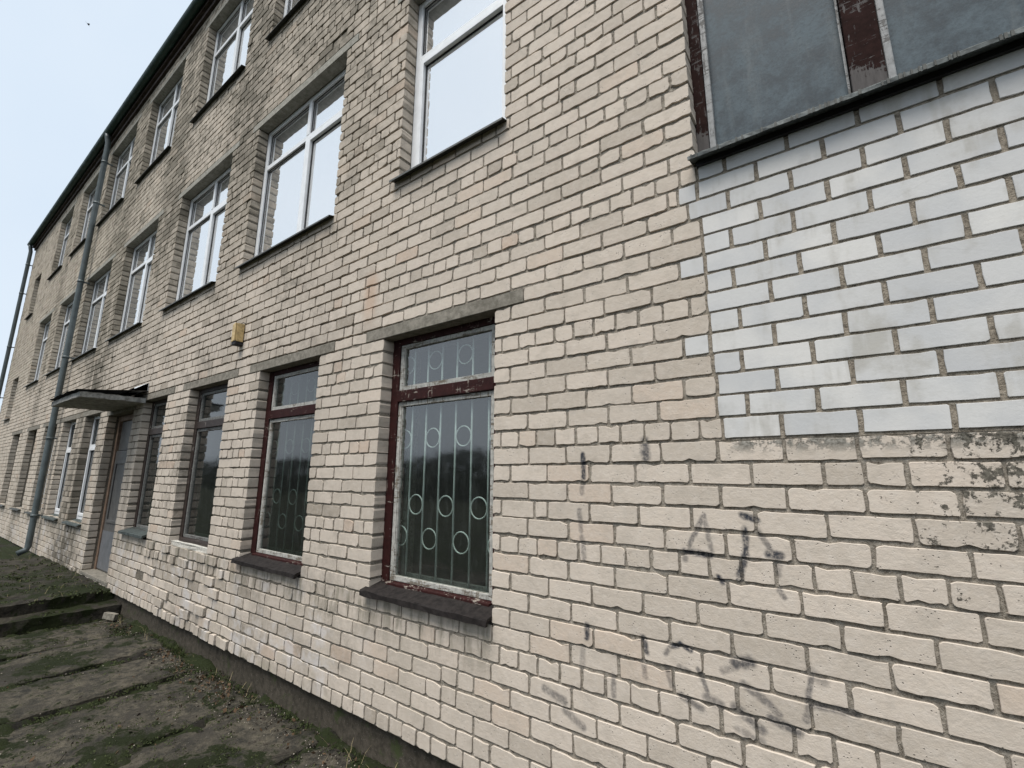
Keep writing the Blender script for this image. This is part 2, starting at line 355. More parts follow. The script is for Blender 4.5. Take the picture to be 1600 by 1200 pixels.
def link(name, me, mat=None, parent=None, loc=None):
    o = bpy.data.objects.new(name, me); col.objects.link(o)
    if mat is not None and not me.materials: me.materials.append(mat)
    if parent is not None: o.parent = parent
    if loc is not None: o.location = loc
    return o

class MB:
    def __init__(s): s.bm = bmesh.new()
    def box(s, x0, x1, y0, y1, z0, z1, bev=0.0):
        vs_ = [s.bm.verts.new(p) for p in ((x0,y0,z0),(x1,y0,z0),(x1,y1,z0),(x0,y1,z0),(x0,y0,z1),(x1,y0,z1),(x1,y1,z1),(x0,y1,z1))]
        fs = [s.bm.faces.new([vs_[i] for i in f]) for f in ((0,3,2,1),(4,5,6,7),(0,1,5,4),(1,2,6,5),(2,3,7,6),(3,0,4,7))]
        if bev > 0:
            es = list({e for f in fs for e in f.edges})
            bmesh.ops.bevel(s.bm, geom=es, offset=bev, segments=2, affect='EDGES', profile=0.6)
        return vs_
    def poly_prism(s, pts, x0, x1):
        """profile of (y,z) points swept from x0 to x1"""
        a = [s.bm.verts.new((x0, y, z)) for y, z in pts]; b = [s.bm.verts.new((x1, y, z)) for y, z in pts]; n = len(pts)
        s.bm.faces.new(a); s.bm.faces.new(b[::-1])
        for i in range(n): s.bm.faces.new((a[i], b[i], b[(i + 1) % n], a[(i + 1) % n]))
    def tube(s, pts, r, seg=8, cap=True):
        rings = []
        for i, p in enumerate(pts):
            p = Vector(p); t = (Vector(pts[min(i + 1, len(pts) - 1)]) - Vector(pts[max(i - 1, 0)])).normalized()
            u = t.cross(Vector((0.31, 0.9, 0.22))).normalized(); v = t.cross(u)
            rings.append([s.bm.verts.new(p + r * (math.cos(2*math.pi*j/seg) * u + math.sin(2*math.pi*j/seg) * v)) for j in range(seg)])
        for a, b in zip(rings, rings[1:]):
            for j in range(seg): s.bm.faces.new((a[j], a[(j+1) % seg], b[(j+1) % seg], b[j])).smooth = True
        if cap: s.bm.faces.new(rings[0][::-1]); s.bm.faces.new(rings[-1])
    def ring(s, c, rad, r, seg=20, ts=6):
        rings = []
        for i in range(seg):
            a = 2*math.pi*i/seg; d = Vector((math.cos(a), 0, math.sin(a)))
            rings.append([s.bm.verts.new(Vector(c) + d*(rad + r*math.cos(2*math.pi*j/ts)) + Vector((0, r*math.sin(2*math.pi*j/ts), 0))) for j in range(ts)])
        for i in range(seg):
            a, b = rings[i], rings[(i+1) % seg]
            for j in range(ts): s.bm.faces.new((a[j], a[(j+1) % ts], b[(j+1) % ts], b[j])).smooth = True
    def jitter(s, amt):
        for v in s.bm.verts: v.co += Vector((R.uniform(-amt, amt), R.uniform(-amt, amt), R.uniform(-amt, amt)))
    def build(s, name, mat, parent=None):
        bmesh.ops.recalc_face_normals(s.bm, faces=s.bm.faces)
        me = bpy.data.meshes.new(name); s.bm.to_mesh(me); s.bm.free()
        return link(name, me, mat, parent)

# ------------------------------------------------------------------ wall layout (courses)
ZB, CP = ZC - 1.665, 0.1012            # bottom of the brickwork, course pitch
def zk(k): return ZB + CP * k
NROW = 96
XL, XR = -23.45, 5.2
HEAD = {0, 6, 12, 18, 24, 31, 37, 43, 46, 52, 58, 64, 70, 76, 82, 88, 94}
GROUND = [(-2.917, -1.779), (-4.95, -3.83), (-6.80, -5.69), (-8.53, -7.57), (-11.80, -10.80), (-13.60, -12.50), (-15.42, -14.15), (-17.40, -16.30), (-19.70, -18.60)]
WIDE = [(-5.72, -3.81), (-8.28, -6.47), (-11.10, -9.31), (-13.90, -12.00), (-16.55, -14.95), (-19.20, -17.55)]
NARROW = (-2.844, -1.711)
DOOR = (-10.30, -8.95)
BIGX = (-0.472, 2.9)
OPEN = [(a, b, 8, 27) for a, b in GROUND] + [(a, b, 41, 60) for a, b in WIDE + [NARROW]] + [(a, b, 74, 93) for a, b in WIDE + [NARROW]]
OPEN += [(DOOR[0], DOOR[1], 1, 26), (-22.0, -20.95, 33, 46), (-22.0, -20.95, 67, 81)]
BIG = (BIGX[0], BIGX[1], 32, 60)
LINT = [(a - .235, b + .235, 27) for a, b in GROUND] + [(a - .17, b + .19, 60) for a, b in WIDE + [NARROW]] + [(a - .17, b + .19, 93) for a, b in WIDE + [NARROW]] + [(BIGX[0] - .2, BIGX[1] + .2, 60), (DOOR[0] - .1, DOOR[1] + .1, 26)]
INF_ROWS = range(18, 32)
def inf_left(k): return {22: -.600, 26: -.595, 29: -.530, 30: -.575, 18: -.455, 20: -.462, 24: -.480}.get(k, BIGX[0])

building = empty('brick_building', (XL, 0, 0)); 
tag(building, 'three-storey beige brick building with rows of windows and a white brick patch', 'building')
BL = Vector((-XL, 0, 0))
wall_root_offset = Matrix.Translation(BL)
def part(o, parent=building):
    """parent a world-placed object without moving it"""
    o.parent = parent
    o.matrix_parent_inverse = Matrix.Identity(4)
    if parent is building: o.location = o.location + BL
    return o

# mortar bed of the whole facade, recessed behind the brick faces, with the reveals of every opening
def build_wall():
    g = 0.007
    allo = [(a - g, b + g, zk(k0) - g, zk(k1) + g) for a, b, k0, k1 in OPEN + [BIG]]
    inf = (BIGX[0] - 0.02, BIGX[1] + 0.02, zk(18) - 0.004, zk(32) + g)
    xs = sorted({XL, XR} | {v for o in allo for v in o[:2]} | set(inf[:2])); zs = sorted({ZB + 0.004, zk(NROW)} | {v for o in allo for v in o[2:]} | set(inf[2:]))
    def hole(x, z): return any(a < x < b and c < z < d for a, b, c, d in allo)
    def isinf(x, z): return inf[0] < x < inf[1] and inf[2] < z < inf[3]
    res = {}
    for key in ('wall', 'infill_wall'):
        bm = bmesh.new(); cache = {}
        def V(x, y, z):
            q = (round(x, 4), round(y, 4), round(z, 4))
            if q not in cache: cache[q] = bm.verts.new(q)
            return cache[q]
        yf0 = 0.0085 if key == 'wall' else 0.0065; yb = 0.42
        def solid(i, j):
            if i < 0 or j < 0 or i >= len(xs) - 1 or j >= len(zs) - 1: return False
            cx, cz = (xs[i] + xs[i+1]) / 2, (zs[j] + zs[j+1]) / 2
            return not hole(cx, cz) and (isinf(cx, cz) == (key == 'infill_wall'))
        for i in range(len(xs) - 1):
            for j in range(len(zs) - 1):
                if not solid(i, j): continue
                x0, x1, z0, z1 = xs[i], xs[i+1], zs[j], zs[j+1]; yf = yf0 + (0.008 if key == 'wall' and (z0 > zk(27) and x0 < -2.9) else 0)
                ff = bm.faces.new((V(x0, yf, z0), V(x1, yf, z0), V(x1, yf, z1), V(x0, yf, z1)))
                if x0 > -1.78 and x1 < 3 and z1 <= inf[2] + .001: ff.material_index = 1
                bm.faces.new((V(x0, yb, z0), V(x0, yb, z1), V(x1, yb, z1), V(x1, yb, z0)))
                if not solid(i + 1, j): bm.faces.new((V(x1, yf, z0), V(x1, yb, z0), V(x1, yb, z1), V(x1, yf, z1)))
                if not solid(i - 1, j): bm.faces.new((V(x0, yf, z0), V(x0, yf, z1), V(x0, yb, z1), V(x0, yb, z0)))
                if not solid(i, j + 1): bm.faces.new((V(x0, yf, z1), V(x1, yf, z1), V(x1, yb, z1), V(x0, yb, z1)))
                if not solid(i, j - 1): bm.faces.new((V(x0, yf, z0), V(x0, yb, z0), V(x1, yb, z0), V(x1, yf, z0)))
        me = bpy.data.meshes.new(key); bm.to_mesh(me); bm.free()
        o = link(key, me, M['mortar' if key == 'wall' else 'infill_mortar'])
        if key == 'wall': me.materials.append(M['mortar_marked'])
        res[key] = part(o)
    return res
walls = build_wall()

# ------------------------------------------------------------------ bricks
def brick_outline(w, h, n_c, cr, wob, rng):
    """irregular worn outline, corners rounded by different amounts, edges chipped"""
    pts = []
    W, H = w / 2, h / 2
    rr = []
    for _ in range(4):
        r = min(cr * (0.40 + 1.9 * rng.random() ** 3.0), h * 0.36, w * 0.34)
        rr.append((min(r * (0.75 + 0.6 * rng.random()), w * 0.4), r))
    cor = ((1, 1, 0), (-1, 1, 90), (-1, -1, 180), (1, -1, 270))
    for q, (cxs, czs, a0) in enumerate(cor):
        rx, r = rr[q]
        for i in range(n_c):
            a = math.radians(a0 + 90 * i / (n_c - 1))
            pts.append((cxs * (W - rx) + rx * math.cos(a), czs * (H - r) + r * math.sin(a)))
        if n_c > 2:
            nx_, nz_, a1 = cor[(q + 1) % 4]; rx2, r2 = rr[(q + 1) % 4]
            if a0 in (0, 180):
                xa, xb = cxs * (W - rx), nx_ * (W - rx2); n = (6 if n_c > 3 else 4) if w > .16 else (3 if n_c > 3 else 2)
                for i in range(1, n): pts.append((xa + (xb - xa) * i / n, czs * H))
            else:
                za, zb = czs * (H - r), nz_ * (H - r2); pts.append((cxs * W, (za + zb) / 2))
    out = []
    chips = [(rng.uniform(-W, W), rng.choice((-H, H)), rng.uniform(.012, .035), rng.uniform(.004, .013)) for _ in range(rng.choice((0, 1, 1, 2, 3)))] if n_c > 2 and cr > .006 else []
    for x, z in pts:
        x += rng.gauss(0, wob); z += rng.gauss(0, wob)
        for ax, az, rad, dp in chips:
            dd = math.hypot(x - ax, z - az)
            if dd < rad: z -= math.copysign(dp * (1 - dd / rad), az)
        out.append((x, z))
    return out

def brick_arrays(w, h, dep, rng, n_c=3, cr=0.011, wob=0.0016, ch=0.0022):
    o = brick_outline(w, h, n_c, cr, wob, rng); n = len(o)
    fx, fz = (w - 2 * ch) / w, (h - 2 * ch) / h
    V = [(x * fx + rng.uniform(-.0006, .0006), 0.0, z * fz) for x, z in o] + [(x, ch * rng.uniform(0.7, 1.5), z) for x, z in o] + [(x, dep, z) for x, z in o]
    Fs = [tuple(range(n))[::-1]]
    for r in (0, 1):
        for i in range(n):
            j = (i + 1) % n; Fs.append((r*n + i, r*n + j, (r+1)*n + j, (r+1)*n + i))
    return V, Fs

bricks = []      # (cx, cz, w, h, tint, yoff, white)
def fill_row(k, x0, x1, lattice, gap, white):
    js = [x for x in lattice if x0 + 0.035 < x < x1 - 0.035]
    e = [x0] + js + [x1]
    z0 = zk(k)
    for a, b in zip(e, e[1:]):
        if b - a < 0.03: continue
        la = a if a == x0 else a + gap / 2; rb = b if b == x1 else b - gap / 2
        if not white: la += R.uniform(-.0025, .0025) if a != x0 else R.uniform(-.003, .003); rb += R.uniform(-.0025, .0025)
        h = (CP - (0.0140 if not white else 0.0128)) + (R.uniform(-.004, .0025) if not white else R.uniform(-.001, .001))
        cz = z0 + CP / 2 + (R.gauss(0, .0014) if not white else 0.002)
        t = R.betavariate(1.5, 1.5)
        if not white:
            u = R.random()
            if u < 0.035: t = R.uniform(0.0, 0.10)
            elif u < 0.08: t = R.uniform(0.90, 1.0)
            else: t = 0.12 + 0.76 * t
        bricks.append([(la + rb) / 2, cz, rb - la, h, t, R.gauss(0, .0017) if not white else R.gauss(0, .0006), white])

XA = -1.779
for k in range(NROW):
    cuts = [(a, b) for a, b, k0, k1 in OPEN if k0 <= k < k1]
    cuts += [(a, b) for a, b, kk in LINT if kk == k]
    if 18 <= k < 32: cuts.append((inf_left(k), BIGX[1]))
    if 32 <= k < 60: cuts.append(BIGX)
    cuts.sort(); segs = []; x = XL
    for a, b in cuts:
        if a > x: segs.append((x, a))
        x = max(x, b)
    if x < XR: segs.append((x, XR))
    sh = R.uniform(-.012, .012) if k > 26 else 0.0
    if k in HEAD:
        lat = [XA + 0.058 + sh + 0.130 * i + R.uniform(-.004, .004) for i in range(-170, 60)]
    else:
        ph = 0.0 if k % 2 else 0.130
        if k > 46: ph = 0.130 - ph
        lat = [XA + ph + sh + 0.260 * i + R.uniform(-.006, .006) for i in range(-85, 30)]
        # an occasional closer pair instead of a stretcher
        lat += [lat[i] + 0.13 for i in range(len(lat)) if R.random() < 0.05]
        if k == 14: lat += [XA + 0.065, XA + 0.18, XA + 0.30]
        lat.sort(); lat = [v for i, v in enumerate(lat) if i == 0 or v - lat[i-1] > 0.075]
    for a, b in segs: fill_row(k, a, b, lat, 0.0132, False)
for k in INF_ROWS:
    ph = -0.205 if k % 2 == 0 else -0.070
    fill_row(k, inf_left(k) + 0.014, BIGX[1] - 0.01, [ph + 0.2655 * i + R.uniform(-.009, .009) for i in range(-3, 14)], 0.0185, True)

def project(x, y, z):
    v = Vector((x, y, z)) - CAM; d = v.dot(fwd)
    if d < 0.05: return None
    return 800 + F_PX * v.dot(rt) / d, 600 - F_PX * v.dot(up) / d
def seen_area(b):
    cx, cz, w_, h_ = b[:4]; q = []
    for sx, sz in ((-1, -1), (1, -1), (1, 1), (-1, 1)):
        p = project(cx + sx * w_ / 2, 0, cz + sz * h_ / 2)
        if p is None: return 0
        q.append((min(max(p[0], 0), 1600), min(max(p[1], 0), 1200)))
    return abs(sum(q[i][0] * q[(i+1) % 4][1] - q[(i+1) % 4][0] * q[i][1] for i in range(4))) / 2
for b in bricks: b.append(seen_area(b))
tan = sorted((b for b in bricks if not b[6]), key=lambda b: -b[7])
single = set(id(b) for b in tan[:300])
wb = [b for b in bricks if b[6]]
single |= set(id(b) for b in wb if b[7] > 60)

def tint_attr(me, val):
    a = me.attributes.new('tint', 'FLOAT', 'POINT')
    a.data.foreach_set('value', np.full(len(me.vertices), val, dtype=np.float32) if np.isscalar(val) else val)

DEP = 0.118
lib = {}
def lib_mesh(kind, i, w, h, white):
    key = (kind, i)
    if key not in lib:
        V, Fs = brick_arrays(w, h, DEP, R, 4, 0.0048 if white else 0.0100, 0.0010 if white else 0.0014, 0.0012 if white else 0.0017)
        me = bpy.data.meshes.new('white_brick' if white else 'brick'); me.from_pydata(V, [], Fs); me.update()
        if white: t = (i % 9) / 8
        else:
            t = 0.17 + 0.70 * R.betavariate(1.5, 1.5)
            if i % 14 == 4: t = 0.92
        tint_attr(me, t); me.materials.append(M['white_brick'] if white else M['brick'])
        lib[key] = (me, w, h)
    return lib[key]

SV = {False: ([], [], [], []), True: ([], [], [], [])}   # verts, faces, tints, material index of the joined brickwork
for b in bricks:
    cx, cz, w_, h_, t, yo, white, area = b
    marked = (not white) and ((-1.5 < cx < 0.1 and cz < ZC + .22) or (-.1 < cx < 1.0 and ZC - 0.9 < cz < ZC + .22))
    if id(b) in single:
        if white:
            kind, n, bw = ('ws', 14, 0.248) if w_ > 0.2 else ('wh', 5, 0.12)
        else:
            kind, n, bw = ('s', 40, 0.2485) if w_ > 0.2 else ('h', 16, 0.118)
        if abs(w_ - bw) > 0.03: kind, n, bw = 'cut%d' % id(b), 1, w_
        me, mw, mh = lib_mesh(kind, R.randrange(n), bw, 0.089, white)
        o = link('white_brick' if white else 'brick', me)
        o.parent = walls['infill_wall' if white else 'wall']
        o.location = (cx, yo, cz); o.scale = (w_ / mw, 1, h_ / mh)
        o.rotation_euler = (R.gauss(0, .002), R.gauss(0, .0035 if not white else .0012), R.gauss(0, .004 if not white else .0012))
        if marked:
            o.material_slots[0].link = 'OBJECT'; o.material_slots[0].material = M['brick_marked']
    else:
        dmg = (not white) and ((-7.0 < cx < -4.9 and cz < zk(3)) or (-7.6 < cx < -5.2 and zk(4) < cz < zk(8)) or (-11.9 < cx < -10.4 and cz < zk(2)))
        if dmg:
            if cz < zk(1.2) and R.random() < .06: continue
            yo += R.choice((0, 0, -.012, -.02, .005)) * R.uniform(.5, 1.3); w_ *= R.uniform(.93, 1); t = R.choice((t, t, R.uniform(0.04, .12)))
        near = cx > -8 and area > 0
        V, Fs = brick_arrays(w_, h_, DEP, R, 3 if near else 2, 0.0035 if white else (0.016 if cx < -2.9 and cz > 4.6 else 0.0105) if near else 0.0095, 0.0006 if white else 0.0014, 0.0012 if white else 0.0017)
        vs_, fs_, ts_, ms_ = SV[white]; base = len(vs_)
        ro = R.gauss(0, (.03 if dmg else .004) if not white else .001)
        if not white and cx < -2.9 and R.random() < (0.06 if cz > 5.0 else 0.02): yo += R.uniform(.003, .008)     # a few spalled faces
        vs_ += [(cx + x, y + yo + x * R.gauss(0, .0), cz + z + x * ro) for x, y, z in V]
        fs_ += [tuple(i + base for i in f) for f in Fs]; ts_ += [t] * len(V); ms_ += [1 if marked else 0] * len(Fs)
for white in (False, True):
    vs_, fs_, ts_, ms_ = SV[white]
    me = bpy.data.meshes.new('brickwork'); me.from_pydata(vs_, [], fs_); me.update()
    tint_attr(me, np.array(ts_, dtype=np.float32))
    if white: me.materials.append(M['white_brick'])
    else:
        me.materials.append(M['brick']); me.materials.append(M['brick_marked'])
        me.polygons.foreach_set('material_index', np.array(ms_, dtype=np.int32))
    o = link('white_brickwork' if white else 'brickwork', me)
    o.parent = walls['infill_wall' if white else 'wall']; tag(o, kind='stuff')

# ------------------------------------------------------------------ plinth, cornice, gutter, pipes, body
def bpart(mb, name, mat, parent=building): return part(mb.build(name, mat), parent)
m = MB(); m.box(XL + .03, XR, 0.055, 0.42, -0.6, ZB - 0.003); bpart(m, 'plinth', M['plinth'])
for a, b, k in LINT:
    zt = zk(k + 1) - 0.008; 
    m = MB(); m.box(a + .006, b - .006, -0.004, 0.119, zk(k) + (0.002), zt, 0.004); m.jitter(.0012); bpart(m, 'lintel', M['lintel' if k < 50 else 'lintel_up'])
zt = zk(NROW)
m = MB(); m.box(XL - .03, XR, -0.045, 0.42, zt + .002, zt + 0.085, .005); m.box(XL - .06, XR, -0.095, 0.42, zt + .088, zt + 0.19, .005); bpart(m, 'cornice', M['soffit'])
m = MB()   # half-round gutter
gy, gz, gr = -0.165, zt + 0.20, 0.072
pr = [(gy + gr * math.cos(a), gz + gr * math.sin(a)) for a in [math.pi + math.pi * i / 10 for i in range(11)]]
pin = [(gy + (gr - .006) * math.cos(a), gz + (gr - .006) * math.sin(a)) for a in [2 * math.pi - math.pi * i / 10 for i in range(11)]]
m.poly_prism(pr + pin, XL - .12, XR + .1)
bpart(m, 'gutter', M['gutter'])
m = MB(); m.box(XL - .1, XR, -0.088, 12.3, zt + 0.193, zt + 0.30); bpart(m, 'roof', M['roof'])
def downpipe(x, ztop, zbot, elbow):
    m = MB()
    m.tube([(x, gy, ztop - 0.07), (x, gy + .01, ztop - 0.16), (x, -0.125, ztop - 0.30), (x, -0.125, zbot + 0.10)] + ([(x, -0.15, zbot + .04), (x, -0.27, zbot - .02)] if elbow else [(x, -0.125, zbot)]), 0.055, 12)
    o = bpart(m, 'downpipe', M['pipe'])
    for z in (zbot + .7, 2.6, 4.4, 6.2, 8.2, 9.3):
        m = MB(); m.tube([(x, -0.125, z), (x, -0.125, z + .05)], 0.062, 12); m.box(x - .012, x + .012, -0.07, 0.03, z + .01, z + .04)
        q = m.build('bracket', M['pipe']); q.parent = o; q.location = (0, 0, 0)
    return o
downpipe(-13.86, zt + .2, ZB + 0.06, True)
downpipe(XL + 0.06, zt + .2, ZB, False)
# rest of the building shell: end walls, rear wall, floors
m = MB(); m.box(XL, XL + .4, 0.422, 12, -0.5, zt); m.box(XR - .4, XR, 0.422, 12, -0.5, zt); m.box(XL + .4, XR - .4, 11.6, 12, -0.5, zt)
bpart(m, 'outer_wall', M['mortar'])
m = MB()
for z in (0.05, zk(35), zk(68), zt - .15): m.box(XL + .41, XR - .41, 0.43, 11.5, z, z + .12)
m.box(XL + .41, XR - .41, 4.2, 4.3, 0.2, zt - .2)
bpart(m, 'floor_slab', M['dark'])

# ------------------------------------------------------------------ windows
def frame_bars(m, x0, x1, z0, z1, t, y0, y1, bev=.003):
    m.box(x0, x0 + t, y0, y1, z0, z1, bev); m.box(x1 - t, x1, y0, y1, z0, z1, bev)
    m.box(x0 + t, x1 - t, y0 + .001, y1 - .001, z0, z0 + t, bev); m.box(x0 + t, x1 - t, y0 + .001, y1 - .001, z1 - t, z1, bev)
def child(mb, name, mat, parent):
    o = mb.build(name, mat); o.parent = parent; return o
def pane(parent, x0, x1, z0, z1, y, mat):
    m = MB(); m.box(x0, x1, y, y + .004, z0, z1); return child(m, 'pane', mat, parent)

def old_window(x0, x1, k0, k1, paint, sill_mat, glass, grille=False, curtain=False, yf=0.105):
    z0, z1 = zk(k0) + .035, zk(k1) + .004
    zt_, zb_ = ZC + 0.645, ZC + 0.555       # transom
    m = MB(); t = .082
    m.box(x0 - .004, x0 + t, yf, yf + .14, z0, z1, .004); m.box(x1 - t, x1 + .004, yf, yf + .14, z0, z1, .004)
    m.box(x0 + t, x1 - t, yf + .002, yf + .138, z1 - .05, z1, .004); m.box(x0 + t, x1 - t, yf + .002, yf + .138, z0, z0 + .05, .004)
    m.box(x0 + t, x1 - t, yf - .008, yf + .13, zb_, zt_, .006)
    m.box(x0 + t, x1 - t, yf - .03, yf + .02, z0 + .006, z0 + .046, .006)
    win = bpart(m, 'window', M[paint])
    a, b = x0 + t + .003, x1 - t - .003
    s = .034
    for zl, zh, nm in ((zt_ + .003, z1 - .053, 'sash'), (z0 + .053, zb_ - .003, 'sash')):
        m = MB(); frame_bars(m, a, b, zl, zh, s, yf + .012, yf + .05, .003)
        m.box(a + s, a + s + .010, yf + .018, yf + .045, zl + s, zh - s)
        m.jitter(.0008)
        child(m, nm, M['sash_paint' if paint == 'red_paint' else 'grey_sash'], win)
        m = MB(); frame_bars(m, a + .01, b - .01, zl + .01, zh - .01, s, yf + .10, yf + .13, .003); child(m, 'inner_sash', M['grey_sash'], win)
        pane(win, a + s, b - s, zl + s, zh - s, yf + .032, M[glass])
    # sill board
    if sill_mat:
        m = MB(); zf = ZC - 0.822 if sill_mat == 'sill' else ZC - 0.81
        m.poly_prism([(yf + .02, zf + .045), (-.048, zf), (-.054, zf - .004), (-.056, zf - .036), (-.042, zf - .036), (-.036, zf - .02), (yf + .02, zf + .020)], x0 - .035, x1 + .002)
        bmesh.ops.subdivide_edges(m.bm, edges=[e for e in m.bm.edges if abs(e.verts[0].co.x - e.verts[1].co.x) > .5], cuts=14)
        m.jitter(.0036)
        child(m, 'sill', M[sill_mat], win)
    else:
        m = MB(); m.box(x0 - .004, x1 + .004, 0.03, yf + .02, zk(k0) - .01, zk(k0) + .045, .004)
        bmesh.ops.subdivide_edges(m.bm, edges=list(m.bm.edges), cuts=3, use_grid_fill=True); m.jitter(.006)
        child(m, 'sill_bed', M['plaster'], win)
    if grille:
        g = MB(); yg = yf + .075
        n = 8; xs_ = [x0 + .03 + (x1 - x0 - .06) * i / (n - 1) for i in range(n)]
        step = xs_[1] - xs_[0]
        for i, x in enumerate(xs_): g.tube([(x, yg, z0 - .02), (x, yg, z1 - .02)], .0075, 6)
        rr = step / 2 - .006
        for i in range(0, n - 1):
            c = (xs_[i] + xs_[i+1]) / 2
            if i % 2 == 0:
                g.ring((c, yg, ZC + .865), rr, .0052); g.ring((c, yg, ZC + .265), rr, .0052); g.ring((c, yg, ZC - .46), rr, .0052)
            else: g.ring((c, yg, ZC - .225), rr, .0052)
        child(g, 'grille', M['rod'], win)
    if curtain:
        c = MB(); nn = 60
        a0 = [c.bm.verts.new((x0 + (x1 - x0) * i / nn, yf + .22 + .02 * math.sin(i * 1.7) + .008 * math.sin(i * .6), ZC + .30)) for i in range(nn + 1)]
        a1 = [c.bm.verts.new((x0 + (x1 - x0) * i / nn, yf + .22 + .014 * math.sin(i * 1.7 + .4), z1)) for i in range(nn + 1)]
        for i in range(nn): c.bm.faces.new((a0[i], a0[i+1], a1[i+1], a1[i])).smooth = True
        child(c, 'curtain', M['curtain'], win)
    return win

def plastic_window(x0, x1, k0, k1, mull=None, yf=0.125, sill=True, glass='mirror_glass', trans=0.715, sill_mat='tin_dark', open_vent=False):
    z0, z1 = zk(k0) + .012, zk(k1) + .004
    t = .058; zt_ = z0 + (z1 - z0) * trans
    m = MB()
    m.box(x0 - .004, x0 + t, yf, yf + .07, z0, z1, .004); m.box(x1 - t, x1 + .004, yf, yf + .07, z0, z1, .004)
    m.box(x0 + t, x1 - t, yf + .001, yf + .069, z1 - t, z1, .004); m.box(x0 + t, x1 - t, yf + .001, yf + .069, z0, z0 + t, .004)
    m.box(x0 + t, x1 - t, yf + .002, yf + .068, zt_ - .03, zt_ + .03, .004)
    xm = None
    if mull:
        xm = x0 + (x1 - x0) * mull
        m.box(xm - .032, xm + .032, yf - .001, yf + .067, z0 + t, zt_ - .031, .004); m.box(xm - .032, xm + .032, yf - .001, yf + .067, zt_ + .031, z1 - t, .004)
    win = bpart(m, 'window', M['pvc'])
    cells = [(x0 + t, xm - .032), (xm + .032, x1 - t)] if mull else [(x0 + t, x1 - t)]
    for i, (a, b) in enumerate(cells):
        for zl, zh in ((z0 + t, zt_ - .03), (zt_ + .03, z1 - t)):
            lower = zl < zt_ - .1
            if lower and (i == len(cells) - 1):
                m = MB(); frame_bars(m, a + .004, b - .004, zl + .004, zh - .004, .05, yf - .012, yf + .05, .004)
                child(m, 'sash', M['pvc'], win); pane(win, a + .054, b - .054, zl + .054, zh - .054, yf + .028, M[glass])
            else: pane(win, a, b, zl, zh, yf + .035, M[glass])
            gq = MB(); e = .055 if (lower and i == len(cells) - 1) else .001
            frame_bars(gq, a + e, b - e, zl + e, zh - e, .009, yf + .020, yf + .0275, 0); child(gq, 'gasket', M['black'], win)
    if sill:
        m = MB(); zf = zk(k0) - .035
        m.poly_prism([(yf + .01, zf + .05), (-.055, zf + .003), (-.06, zf - .018), (-.055, zf - .018), (-.05, zf - .002), (yf + .01, zf + .044)], x0 - .055, x1 + .02)
        child(m, 'sill', M[sill_mat], win)
    return win

old_window(*GROUND[0], 8, 27, 'red_paint', 'sill', 'glass', grille=True)
old_window(*GROUND[1], 8, 27, 'red_paint', 'sill', 'glass_dark', grille=True, curtain=True)
old_window(*GROUND[2], 8, 27, 'brown_paint', None, 'glass_dark')
old_window(*GROUND[3], 8, 27, 'brown_paint', 'sill_green', 'glass_dark')
for i in (4, 5): plastic_window(*GROUND[i], 8, 27, None, sill_mat='sill_green', glass='glass_dark', trans=.70)
for i in (6, 7, 8): plastic_window(*GROUND[i], 8, 27, None, yf=.20, sill_mat='tin_dark', glass='glass_dark')
plastic_window(*NARROW, 41, 60, None, trans=.66)
plastic_window(*NARROW, 74, 93, None, trans=.66)
for k0, k1 in ((41, 60), (74, 93)):
    for i, (a, b) in enumerate(WIDE): plastic_window(a, b, k0, k1, .53)
plastic_window(-22.0, -20.95, 33, 46, None, yf=.2); plastic_window(-22.0, -20.95, 67, 81, None, yf=.2)

# large boarded window above the white patch
def boarded():
    x0, x1 = BIGX; z0, z1 = ZC + 1.60, zk(60); yf = .105
    m = MB(); m.box(x0 - .004, x0 + .058, yf, yf + .10, z0, z1, .005)
    for xm in (0.205, 0.93, 1.65, 2.35): m.box(xm, xm + .125, yf - .004, yf + .10, z0, z1, .006)
    m.box(x1 - .06, x1 + .004, yf, yf + .10, z0, z1, .005)
    m.box(x0 + .058, x1 - .06, yf + .03, yf + .09, z1 - .08, z1)
    win = bpart(m, 'window', M['big_paint']); win['label'] = 'large boarded window with oxblood posts'
    xs_ = [x0 + .06, 0.203, 0.332, 0.928, 1.057, 1.648, 1.777, 2.348, 2.477, x1 - .062]
    for a, b in zip(xs_[::2], xs_[1::2]):
        m = MB(); m.box(a, b, yf + .042, yf + .052, z0 - .02, z1 - .005); child(m, 'panel', M['panel'], win)
        m = MB(); m.box(a, a + .030, yf + .012, yf + .041, z0, z1 - .01, .004); m.box(b - .012, b - .002, yf + .018, yf + .041, z0, z1 - .01, .002); m.jitter(.0012); child(m, 'bead', M['bare_wood'], win)
    # crimped tin flashing
    m = MB(); zf = ZC + 1.562
    m.poly_prism([(yf + .05, zf + .055), (-.078, zf + .018), (-.084, zf + .012), (-.084, zf - .006), (-.078, zf - .006), (-.072, zf + .008), (yf + .05, zf + .048)], x0 - .015, x1 + .01)
    bmesh.ops.subdivide_edges(m.bm, edges=[e for e in m.bm.edges if abs(e.verts[0].co.x - e.verts[1].co.x) > .5], cuts=90)
    m.jitter(.0016); child(m, 'sill', M['tin'], win)
    m = MB()
    x = x0
    while x < 1.4:
        m.box(x, x + R.uniform(.006, .011), -.0885, -.0835, zf - .008, zf + .016); x += R.choice((.014, .02, .03, .05, .09)) * R.uniform(.7, 1.3)
    tag(child(m, 'crimp', M['tin_dark'], win), kind='stuff')
    # timber pad carrying the flashing
    m = MB(); m.box(x0 + .01, x1, -.02, yf + .04, zf - .012, zf + .012); child(m, 'sill_board', M['black'], win)
boarded()

